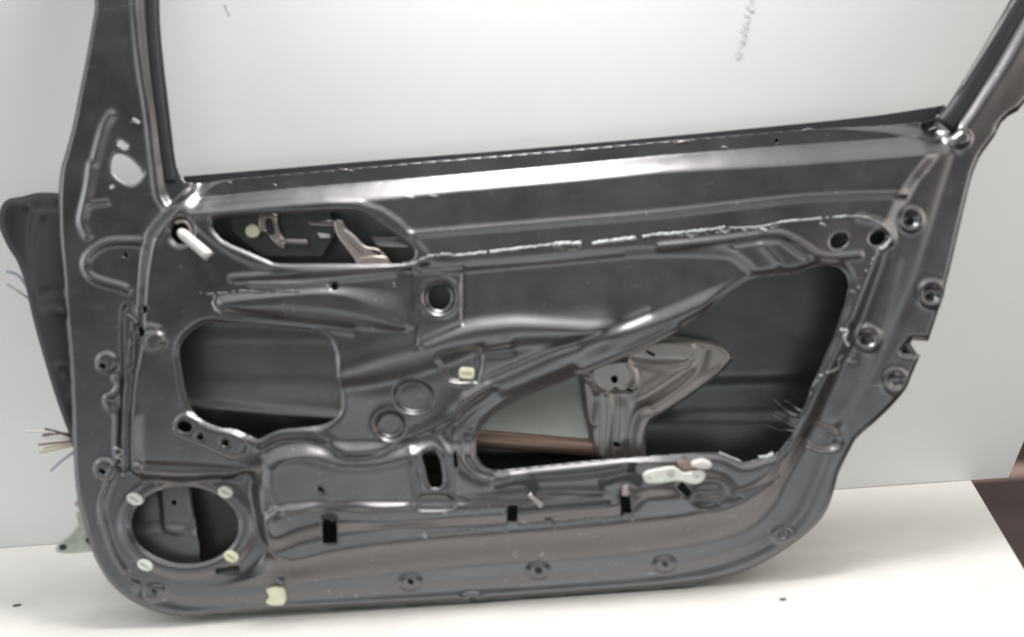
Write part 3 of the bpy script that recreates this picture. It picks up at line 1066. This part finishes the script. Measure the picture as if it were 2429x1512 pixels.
# wiring ends at the left
wires = [('wire_black', [(540, 1240), (400, 1180), (260, 1160)], 2.2), ('wire_brown', [(540, 1215), (420, 1190), (240, 1215)], 2.6), ('wire_white', [(550, 1250), (400, 1230), (260, 1240)], 2.2),
         ('wire_white', [(500, 1210), (300, 1175), (90, 1180)], 1.8), ('wire_yellow', [(560, 1290), (400, 1320), (215, 1365)], 3.2), ('wire_blue', [(575, 1330), (450, 1420), (310, 1530)], 2.4),
         ('wire_brown', [(550, 1260), (420, 1270), (200, 1300)], 1.8), ('wire_yellow', [(560, 1280), (420, 1290), (250, 1330)], 1.8)]
hn = bpy.data.objects.new('wiring_harness', None)
scene.collection.objects.link(hn)
hn.parent = door
for mname, pts, r in wires:
    p2 = catmull(q('C', pts), 6, False)
    tube('wire', [loc3(a, b, -70 + 12 * math.sin(i * .3)) for i, (a, b) in enumerate(p2)], r * 1.4 * S, M[mname], hn, 8)
p2 = catmull([(-30, 640), (-5, 648), (12, 668), (34, 700)], 6, False)
tube('wire', [loc3(a, b, -90) for a, b in p2], 4 * S, M['wire_blue'], hn, 8)
p2 = catmull([(-30, 672), (-2, 690), (30, 715), (60, 760)], 6, False)
tube('wire', [loc3(a, b, -92) for a, b in p2], 3 * S, M['hinge'], hn, 8)

# ------------------------------------------------------------------ things inside the door
# window regulator bracket behind the big opening
BR = (q('I', [(1040, 560), (1080, 700), (1095, 820), (1110, 950), (1135, 1060), (1160, 1200), (1180, 1420), (1660, 1420), (1645, 1300), (1650, 1180), (1690, 1070), (1760, 1020), (1950, 900), (2150, 760), (2300, 640), (2390, 560), (2400, 500), (2340, 420), (2250, 385), (2050, 350), (1850, 320), (1500, 330)]))
BRS = round_poly(BR, 1)
brh = [ell(q('I', [(1370, 700)])[0], 8, 9), ell(q('I', [(1390, 1265)])[0], 8, 6, 20), rrect(q('I', [(1500, 795)])[0], 16, 7, 3, 20), rrect(q('I', [(1680, 475)])[0], 24, 6, 2.9, 25)]


def br_mask(X_, Y_):
    m_ = sdf(X_, Y_, BRS, 60)
    for h in brh:
        m_ = np.minimum(m_, -sdf(X_, Y_, np.array(h), 14))
    return m_


def br_h(X_, Y_):
    R = Relief(X_, Y_, 0)
    R.step(q('I', [(1110, 700), (1170, 760), (1210, 900), (1190, 1100), (1200, 1450), (1090, 1450), (1060, 1000), (1040, 700)]), -12, 12)
    R.ridge(q('I', [(1120, 720), (1150, 850), (1160, 1000), (1170, 1080)]), 8, 10)
    R.ridge(q('I', [(1230, 850), (1240, 1000), (1230, 1400)]), 7, -9)
    R.ridge(q('I', [(1310, 850), (1320, 1000), (1300, 1400)]), 8, 8)
    R.ridge(q('I', [(1380, 800), (1385, 1000), (1360, 1250), (1340, 1400)]), 5, -8)
    R.ridge(q('I', [(1650, 940), (1570, 1000), (1520, 1150), (1500, 1400)]), 8, -9)
    R.ridge(q('I', [(1430, 950), (1450, 1200)]), 13, 5)
    R.ridge(q('I', [(1600, 860), (1800, 740), (2000, 600)]), 14, 10)
    R.ridge(q('I', [(1700, 950), (1950, 780), (2100, 620), (2150, 450)]), 10, -8)
    R.ridge(q('I', [(1780, 1000), (2050, 810), (2280, 650)]), 9, 9)
    R.ridge(q('I', [(1550, 560), (1750, 580), (1980, 560)]), 7, -6)
    R.step(q('I', [(1500, 420), (1800, 360), (2050, 400), (1980, 560), (1800, 560), (1550, 540)]), 6, 14)
    R.ridge(q('I', [(1480, 540), (1540, 620), (1560, 720), (1520, 790)]), 7, 7)
    R.step(q('I', [(1180, 600), (1480, 540), (1560, 740), (1500, 800), (1250, 790)]), 5, 10)
    d = np.clip(sdf(X_, Y_, BRS), 0, None)
    R.H -= 10 * np.exp(-(d / 6) ** 2)
    return R.H


br = sheet('regulator_bracket', 1340, 1760, 790, 1110, 3.0, br_mask, br_h, M['inner_steel'], door, 62, 3)
tag(br, 'bright ribbed steel bracket inside the large opening')

# impact beam along the door, inside
pa = [loc3(250, 970, 0, 95), loc3(900, 1003, 0, 95), loc3(1160, 1042, 0, 95), loc3(1420, 1068, 0, 95), loc3(1900, 1106, 0, 95)]
tube('impact_beam', [loc3(x, 1042 + (x - 1160) * 0.085, 0, 96) for x in range(1040, 1440, 20)], 23 * S, M['beam'], door, 20)
# plate behind the left opening: bright folded lower edge
LP = [(380, 740), (860, 760), (860, 998), (700, 990), (540, 975), (440, 968)]


def lp_h(X_, Y_):
    R = Relief(X_, Y_, 0)
    R.ridge([(400, 958), (540, 970), (700, 984), (880, 996)], 9, 20)
    R.H -= 12 * smooth((Y_ - 760) / 60) * smooth((980 - Y_) / 90)
    R.H += 8 * smooth((Y_ - 880) / 100)
    return R.H


sheet('reinforcement_or_lit_skin', 360, 880, 720, 1010, 4.0, lambda a, b: sdf(a, b, np.array(LP), 60), lp_h, M['inner_mid'], door, 85, 3)
sheet('reinforcement_or_lit_skin', 1080, 1440, 840, 1050, 4.0, lambda a, b: sdf(a, b, np.array([(1090, 850), (1420, 850), (1420, 1040), (1090, 1022)]), 60), lambda a, b: 26 * smooth((b - 850) / 190) + 0 * a, M['lit_skin'], door, 118, 3)  # added pale sheet, stands in for light caught by the skin
# folded plate seen through the speaker opening
SP = q('D', [(1150, 150), (1640, 150), (1660, 300), (1690, 520), (1730, 700), (1740, 960), (1050, 960), (1050, 300)])


def sp_h(X_, Y_):
    R = Relief(X_, Y_, 0)
    R.ridge(q('D', [(1625, 180), (1660, 400), (1700, 620)]), 5, 9)
    R.step(q('D', [(1390, 100), (1600, 100), (1650, 560), (1440, 580), (1400, 400)]), 12, 12)
    R.step(q('D', [(1000, 600), (1800, 620), (1800, 1000), (1000, 1000)]), 14, 26)
    return R.H


sph = ell(q('D', [(1510, 345)])[0], 6, 7)
sheet('reinforcement_or_lit_skin', 280, 500, 1130, 1370, 4.0, lambda a, b: np.minimum(sdf(a, b, np.array(SP), 60), -sdf(a, b, np.array(sph), 14)), sp_h, M['inner_mid'], door, 70, 3)

# ---- latch pieces inside the hatch
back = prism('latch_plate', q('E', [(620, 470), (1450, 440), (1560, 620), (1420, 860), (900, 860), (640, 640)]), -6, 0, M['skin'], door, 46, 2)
prism('clip', ell(q('E', [(832, 645)])[0], 17, 16, 0, 20), 0, 14, M['yellow'], back, 30, 4)
cb = prism('clamp', catmull(q('E', [(890, 505), (1040, 500), (1045, 560), (1075, 660), (1130, 730), (1090, 800), (1010, 740), (950, 660), (895, 640)]), 3), 0, 14, M['zinc'], back, 36, 5)
prism('clamp_slot', catmull(q('E', [(950, 545), (1000, 545), (1030, 660), (980, 680), (950, 620)]), 3), 0, 15, M['black'], cb, 36, 0)
prism('screw', ell(q('E', [(1085, 735)])[0], 12, 10, 30), 0, 22, M['zinc'], back, 36, 4)
tube('link_rod', [loc3(*q('E', [(x, 735 + (x - 1100) * .04)])[0], 8, 38) for x in range(1100, 1320, 30)], 8 * S, M['inner_steel'], back, 10)
prism('lever', q('E', [(1300, 560), (1520, 550), (1560, 600), (1330, 600)]), 0, 8, M['inner_steel'], back, 36, 3)
prism('tab', q('E', [(1385, 655), (1490, 668), (1495, 700), (1410, 700)]), 0, 8, M['pale'], back, 34, 2)
hb = prism('handle_bracket', catmull(q('E', [(1530, 560), (1600, 550), (1640, 620), (1720, 690), (1800, 770), (1900, 790), (1975, 850), (2005, 960), (1940, 975), (1750, 965), (1700, 880), (1640, 800), (1560, 690)]), 3), 0, 14, M['zinc'], door, 14, 5)
prism('groove', catmull(q('E', [(1610, 640), (1650, 650), (1790, 800), (1760, 830), (1640, 720)]), 3), 0, 16, M['inner_steel'], hb, 14, 3)
prism('slot', q('E', [(1850, 800), (1940, 820), (1930, 850), (1870, 830)]), 0, 15.5, M['black'], hb, 14, 0)
prism('foot', catmull(q('E', [(1750, 870), (1985, 860), (2005, 965), (1900, 972), (1740, 965)]), 2), 0, 20, M['zinc'], hb, 12, 5)
prism('rail', q('E', [(1850, 690), (2090, 700), (2180, 780), (1900, 780)]), 0, 6, M['inner_steel'], door, 40, 2)

# ---- white lock pin leaning out of its hole
a, b = q('B', [(1555, 640)])[0], q('B', [(1825, 862)])[0]
pp = []
for k in range(13):
    t = k / 12
    pp.append(loc3(a[0] + (b[0] - a[0]) * t, a[1] + (b[1] - a[1]) * t, 10 + 14 * t))
pin = tube('lock_pin', pp, 13 * S, M['white'], door, 18, lambda t: 0.55 if t < 0.02 else (0.88 if t < .1 else 1.0))
tag(pin, 'white plastic pin leaning out of its hole')
tube('lock_collar', [loc3(a[0] + 6 + 23 * math.cos(t), a[1] + 2 + 24 * math.sin(t), surf(434, 520) - 4) for t in np.linspace(-2.2, 1.2, 16)], 4 * S, M['zinc'], door, 8)

# ---- yellowed inserts


def insert(c, rx, ry, rot, material, h=7):
    z = surf(c[0], c[1])
    o = prism('screw_insert', ell(c, rx, ry, rot, 22), z - 8, z + h, material, door, 0, 3)
    prism('slot', rrect(c, rx * 1.3, 2.2, 1, rot + 12), z + h - 2, z + h + 0.6, M['darkseal'], o)
    return o


for c, rx, ry, rot, mm in ((q('D', [(1155, 325)])[0], 20, 14, 20, 'pale'), (q('D', [(1935, 265)])[0], 18, 14, 15, 'pale'), (q('D', [(1985, 820)])[0], 18, 13, 20, 'yellow'),
                           (q('D', [(1240, 897)])[0], 19, 13, 20, 'pale')):
    insert(c, rx, ry, rot, M[mm])
c = q('F', [(2130, 645)])[0]
z = surf(*c)
o = prism('square_insert', rrect(c, 37, 28, 9, 5), z - 8, z + 9, M['yellow'], door, 0, 4)
prism('slot', rrect(c, 26, 2.4, 1, 6), z + 7, z + 9.6, M['darkseal'], o)
z = surf(655, 1415)
o = prism('trim_clip', catmull(q('G', [(395, 1110), (450, 1085), (540, 1090), (562, 1140), (560, 1210), (530, 1243), (430, 1243), (392, 1215), (415, 1180), (412, 1150)]), 3), z - 6, z + 12, M['yellow'], door, 0, 5)
tag(o, 'pale yellow notched clip on the bottom flange')
prism('tab', rrect(q('G', [(505, 1030)])[0], 22, 14, 4, 30), surf(660, 1379) - 4, surf(660, 1379) + 6, M['paint'], o, 0, 3)

# ---- black clips and white handle clip on the lower field
z = surf(*q('J', [(400, 500)])[0])
o = prism('black_clip', catmull(q('J', [(205, 515), (280, 490), (480, 440), (545, 445), (585, 510), (570, 548), (480, 520), (400, 500), (240, 540)]), 3), z - 6, z + 8, M['black'], door, 0, 3)
tube('screw', [loc3(*q('J', [(500 + 110 * t, 580 + 100 * t)])[0], z + 2 + 2 * t) for t in np.linspace(0, 1, 8)], 6.5 * S, M['zinc'], o, 8, lambda t: 1 + .18 * math.sin(t * 40))
prism('tongue', q('J', [(480, 560), (560, 560), (560, 600), (500, 600)]), z - 6, z + 5, M['black'], o, 0, 2)
z = surf(*q('J', [(1250, 470)])[0])
o = prism('black_clip', catmull(q('J', [(1085, 470), (1200, 430), (1330, 400), (1440, 415), (1460, 480), (1430, 520), (1370, 490), (1300, 470), (1120, 520)]), 3), z - 6, z + 9, M['black'], door, 0, 3)
prism('tongue', q('J', [(1340, 310), (1410, 310), (1400, 400), (1330, 400)]), z - 7, z + 2, M['rubber'], o, 0, 2)
tube('spring', [loc3(*q('J', [(1310 + 26 * math.cos(t * 9 * 6.28), 500 + 90 * t)])[0], z + 6 + 5 * math.sin(t * 9 * 6.28)) for t in np.linspace(0, 1, 120)], 1.6 * S, M['zinc'], o, 6)
z = surf(*q('J', [(1700, 430)])[0])
wc = prism('handle_clip', catmull(q('J', [(1460, 420), (1490, 385), (1600, 360), (1720, 345), (1790, 390), (1850, 390), (1940, 370), (1980, 400), (1975, 450), (1930, 485), (1860, 490), (1760, 465), (1640, 480), (1510, 485), (1470, 460)]), 3), z - 4, z + 10, M['pale'], door, 0, 4)
tag(wc, 'pale elongated plastic clip with a screw in the middle')
prism('screw', ell(q('J', [(1690, 395)])[0], 8, 7), z + 6, z + 12.5, M['zinc'], wc, 0, 2)
prism('stain', catmull(q('J', [(1480, 425), (1530, 430), (1525, 450), (1490, 442)]), 2), z + 6, z + 10.7, M['zinc'], wc)
prism('stain', catmull(q('J', [(1880, 405), (1925, 420), (1915, 440), (1890, 425)]), 2), z + 6, z + 10.7, M['zinc'], wc)
kb = prism('round_knob', catmull(q('J', [(1870, 305), (1950, 280), (2020, 300), (2035, 335), (2000, 362), (1930, 360), (1870, 345)]), 3), z - 4, z + 18, M['white'], door, 0, 7)
prism('neck', q('J', [(1760, 300), (1865, 295), (1865, 350), (1900, 375), (1800, 380), (1750, 330)]), z - 4, z + 7, M['beam'], kb, 0, 2)
z = surf(*q('G', [(970, 430)])[0])
prism('slot_cover', catmull(q('G', [(900, 430), (960, 410), (1020, 415), (1035, 470), (985, 480), (960, 460), (905, 465)]), 2), z - 5, z + 4, M['black'], door, 0, 2)

# ------------------------------------------------------------------ torn sealant beads


def bead(pts, wmin, wmax, material, seed, hgt=5.0, gap=0.0, step=4.0, n=5, smoothc=True, dens=None):
    rn = random.Random(seed)
    p = catmull(pts, 8, False) if smoothc else np.array(pts, float)
    # even spacing
    dd = np.r_[0, np.cumsum(np.linalg.norm(np.diff(p, axis=0), axis=1))]
    s = np.arange(0, dd[-1], step)
    px, py = np.interp(s, dd, p[:, 0]), np.interp(s, dd, p[:, 1])
    N = len(s)
    H = panel_h(px, py)
    verts, faces = [], []
    wv = wmin
    prev = False
    nk = 7
    for i in range(N):
        wv += rn.uniform(-1, 1) * (wmax - wmin) * 0.45
        wv = min(max(wv, wmin), wmax)
        t = np.array([px[min(i + 1, N - 1)] - px[max(i - 1, 0)], py[min(i + 1, N - 1)] - py[max(i - 1, 0)]])
        t /= np.linalg.norm(t) + 1e-9
        nn = np.array([-t[1], t[0]])
        off = rn.uniform(-1, 1) * wmax * 0.12
        hh = hgt * rn.uniform(0.5, 1.2)
        on = rn.random() >= gap
        i0 = len(verts)
        for k in range(nk):
            a = k / (nk - 1) * math.pi
            r = wv / 2 * (1 + rn.uniform(-.15, .15))
            x = px[i] + nn[0] * (math.cos(a) * r + off)
            y = py[i] + nn[1] * (math.cos(a) * r + off)
            verts.append(loc3(x, y, H[i] - 3 + (hh + 3) * math.sin(a) * rn.uniform(.85, 1.1)))
        if prev and on:
            for k in range(nk - 1):
                faces.append((i0 - nk + k, i0 - nk + k + 1, i0 + k + 1, i0 + k))
        prev = on
    used = sorted({v for f in faces for v in f})
    mp_ = {v: i for i, v in enumerate(used)}
    o = link_mesh('sealant_bead', [verts[v] for v in used], [tuple(mp_[v] for v in f) for f in faces], material, door)
    return o


bead(q('H', [(330, 665), (370, 640), (480, 592), (600, 582), (700, 592)]), 9, 12, M['darkseal'], 1, 5)
bead(q('H', [(690, 585), (950, 558), (1100, 540), (1300, 515), (1500, 492)]), 6, 9, M['seal'], 2, 3, .02)
bead(q('H', [(1510, 495), (1640, 485), (1760, 480)]), 10, 16, M['seal'], 3, 6)
bead(q('H', [(1500, 515), (1700, 540), (1760, 500)]), 3, 6, M['darkseal'], 4, 3, .2)
bead(q('H', [(1850, 480), (2000, 460), (2230, 435)]), 9, 15, M['seal'], 5, 6, .05)
bead(q('H', [(2280, 425), (2429, 402)]) + q('L', [(60, 935), (300, 910), (430, 890)]), 6, 10, M['seal'], 6, 4, .02)
bead(q('L', [(430, 895), (640, 890), (820, 855), (1000, 838), (1150, 822), (1320, 815), (1450, 848), (1530, 905), (1568, 960)]), 4, 7, M['seal'], 7, 4, .05)
bead(q('L', [(40, 950), (200, 945), (420, 925), (560, 905), (700, 905), (800, 870)]), 3, 8, M['darkseal'], 8, 3, .3)
bead(q('L', [(1550, 960), (1520, 1005), (1470, 1040)]), 8, 13, M['seal'], 9, 6)
bead(q('L', [(1450, 1060), (1400, 1150), (1370, 1190)]), 8, 12, M['darkseal'], 10, 3, .35, 3)
bead(q('L', [(1340, 1260), (1310, 1320)]), 8, 12, M['darkseal'], 11, 3, .3, 3)
bead(q('L', [(655, 905), (700, 915)]), 9, 13, M['seal'], 12, 8, 0, 3)
bead(q('L', [(1060, 860), (1100, 880)]), 7, 10, M['seal'], 13, 7, 0, 3)
bead(q('L', [(170, 935), (215, 960)]), 4, 7, M['seal'], 14, 5, 0, 3)
bead(q('L', [(380, 900), (440, 935)]), 3, 6, M['seal'], 15, 5, 0, 3)
bead(q('L', [(540, 900), (580, 925)]), 3, 6, M['seal'], 16, 5, 0, 3)
bead(q('M', [(1080, 340), (1130, 360), (1110, 400), (1135, 440), (1160, 470)]), 9, 14, M['seal'], 17, 5, .05, 3)
bead(q('M', [(1110, 530), (1070, 570), (1090, 610), (1040, 640), (970, 660), (930, 690)]), 8, 14, M['darkseal'], 18, 5, .05, 3)
bead(q('M', [(930, 690), (890, 740), (870, 790), (850, 850)]), 5, 10, M['darkseal'], 19, 4, .25, 3)
bead(q('E', [(400, 1175), (480, 1185), (560, 1180), (650, 1172), (760, 1160), (900, 1165), (1100, 1160), (1260, 1165)]), 3, 8, M['darkseal'], 20, 4, .12)
bead(q('E', [(530, 1190), (510, 1260), (530, 1310), (580, 1350)]), 3, 6, M['seal'], 21, 3, .05)
bead(q('E', [(1470, 1110), (1500, 1140)]), 7, 10, M['darkseal'], 22, 4, 0, 3)
bead(q('E', [(2040, 1080), (2060, 1140)]), 6, 9, M['darkseal'], 23, 4, 0, 3)
bead(q('E', [(580, 725), (650, 770)]), 3, 4.5, M['seal'], 24, 3)
bead(q('C', [(1060, 150), (1120, 180), (1180, 220)]), 9, 14, M['darkseal'], 25, 6, 0, 3)
bead(q('C', [(1110, 200), (1100, 300), (1080, 450), (1075, 560), (1090, 650)]), 8, 14, M['darkseal'], 26, 4, .05)
bead(q('C', [(970, 1290), (1030, 1340), (990, 1370), (1030, 1420), (1000, 1450)]), 5, 9, M['seal'], 27, 5, 0, 3)
bead(q('G', [(1720, 600), (1790, 630), (1760, 580)]), 3, 6, M['seal'], 28, 4, 0, 3)
bead(q('G', [(1800, 608), (2000, 590), (2170, 575)]), 8, 12, M['darkseal'], 29, 4)
bead(q('J', [(40, 890), (200, 868), (270, 880), (320, 915)]), 6, 11, M['darkseal'], 30, 5)
bead(q('J', [(470, 850), (560, 845), (640, 835)]), 8, 12, M['darkseal'], 31, 4, .05)
bead(q('J', [(640, 810), (690, 840), (740, 905)]), 8, 14, M['darkseal'], 32, 7, 0, 3)
bead(q('J', [(830, 830), (1000, 805), (1290, 790)]), 7, 11, M['darkseal'], 33, 4, .03)
bead(q('J', [(1300, 765), (1350, 780), (1405, 815)]), 10, 15, M['darkseal'], 34, 8, 0, 3)
bead(q('J', [(2260, 590), (2340, 620), (2400, 610)]), 3, 6, M['darkseal'], 35, 4, .1, 3)
bead(q('J', [(2020, 690), (2100, 670), (2170, 690)]), 2, 5, M['darkseal'], 36, 3, .1, 3)
bead(q('O', [(1040, 1190), (1140, 1225), (1240, 1270)]), 4, 6, M['seal'], 37, 3)
bead(q('O', [(1380, 1230), (1440, 1225), (1510, 1200)]), 8, 13, M['seal'], 38, 4)
bead(q('E', [(2130, 345), (2220, 360)]), 8, 10, M['seal'], 39, 2)
bead(q('E', [(2340, 340), (2429, 350)]), 6, 9, M['darkseal'], 40, 2)

# torn strands hanging into the big opening
rn = random.Random(5)
bx = [(740, 960), (760, 1000), (760, 1050), (740, 1080), (790, 930), (750, 1020), (770, 980), (730, 1070)]
ex = [(600, 850), (610, 940), (590, 960), (550, 1040), (680, 860), (620, 1000), (640, 900), (560, 1080)]
sb = bpy.data.objects.new('torn_sealant', None)
scene.collection.objects.link(sb)
sb.parent = door
for (a, b) in list(zip(bx, ex))[:6]:
    mid = ((a[0] + b[0]) / 2 + rn.uniform(-12, 12), (a[1] + b[1]) / 2 + rn.uniform(-18, 18))
    p2 = catmull(q('M', [(a[0] + 60, a[1] + 20), a, mid, b]), 6, False)
    tube('strand', [loc3(x, y, 2 + 6 * math.sin(i * .5)) for i, (x, y) in enumerate(p2)], rn.uniform(1.5, 3.0) * S, M['inner_mid'], sb, 6, lambda t: 1.2 - .9 * t)

# nicks and burrs on the belt flange and ledge
chips = [((640, 432), (652, 444), 1.6), ((797, 396), (832, 406), 1.2), ((530, 428), (545, 434), 1.5), ((822, 400), (835, 406), 1.4), ((1715, 344), (1735, 352), 2), ((1905, 305), (1945, 303), 3), ((2245, 262), (2262, 280), 6), ((2222, 300), (2262, 290), 5),
         ((2258, 283), (2270, 268), 5), ((1600, 336), (1650, 330), 2.2), ((300, 287), (326, 293), 1.6)]
for (a, b, r) in chips:
    m_ = ((a[0] + b[0]) / 2 + 2, (a[1] + b[1]) / 2 - 2)
    h = surf(*m_)
    tube('burr', [loc3(a[0], a[1], h + .5), loc3(m_[0], m_[1], h + 2), loc3(b[0], b[1], h + .5)], r * S, M['zinc'] if r < 3 else M['darkseal'], door, 6, lambda t: 1 - 3 * (t - .5) ** 2)

# ------------------------------------------------------------------ place the door on the table
door.location = P0 + U * BASE
door.rotation_euler = (-PITCH, 0, 0)
bpy.context.view_layer.update()
lo = 1e9
for o in door.children:
    if o.type == 'MESH':
        n = len(o.data.vertices)
        co = np.empty(n * 3)
        o.data.vertices.foreach_get('co', co)
        co = co.reshape(-1, 3)
        zz = co[:, 2] * math.cos(PITCH) - co[:, 1] * math.sin(PITCH) + door.location.z
        if zz.min() < lo:
            lo = float(zz.min())
            who = o.name
print('LOWEST', who, lo)
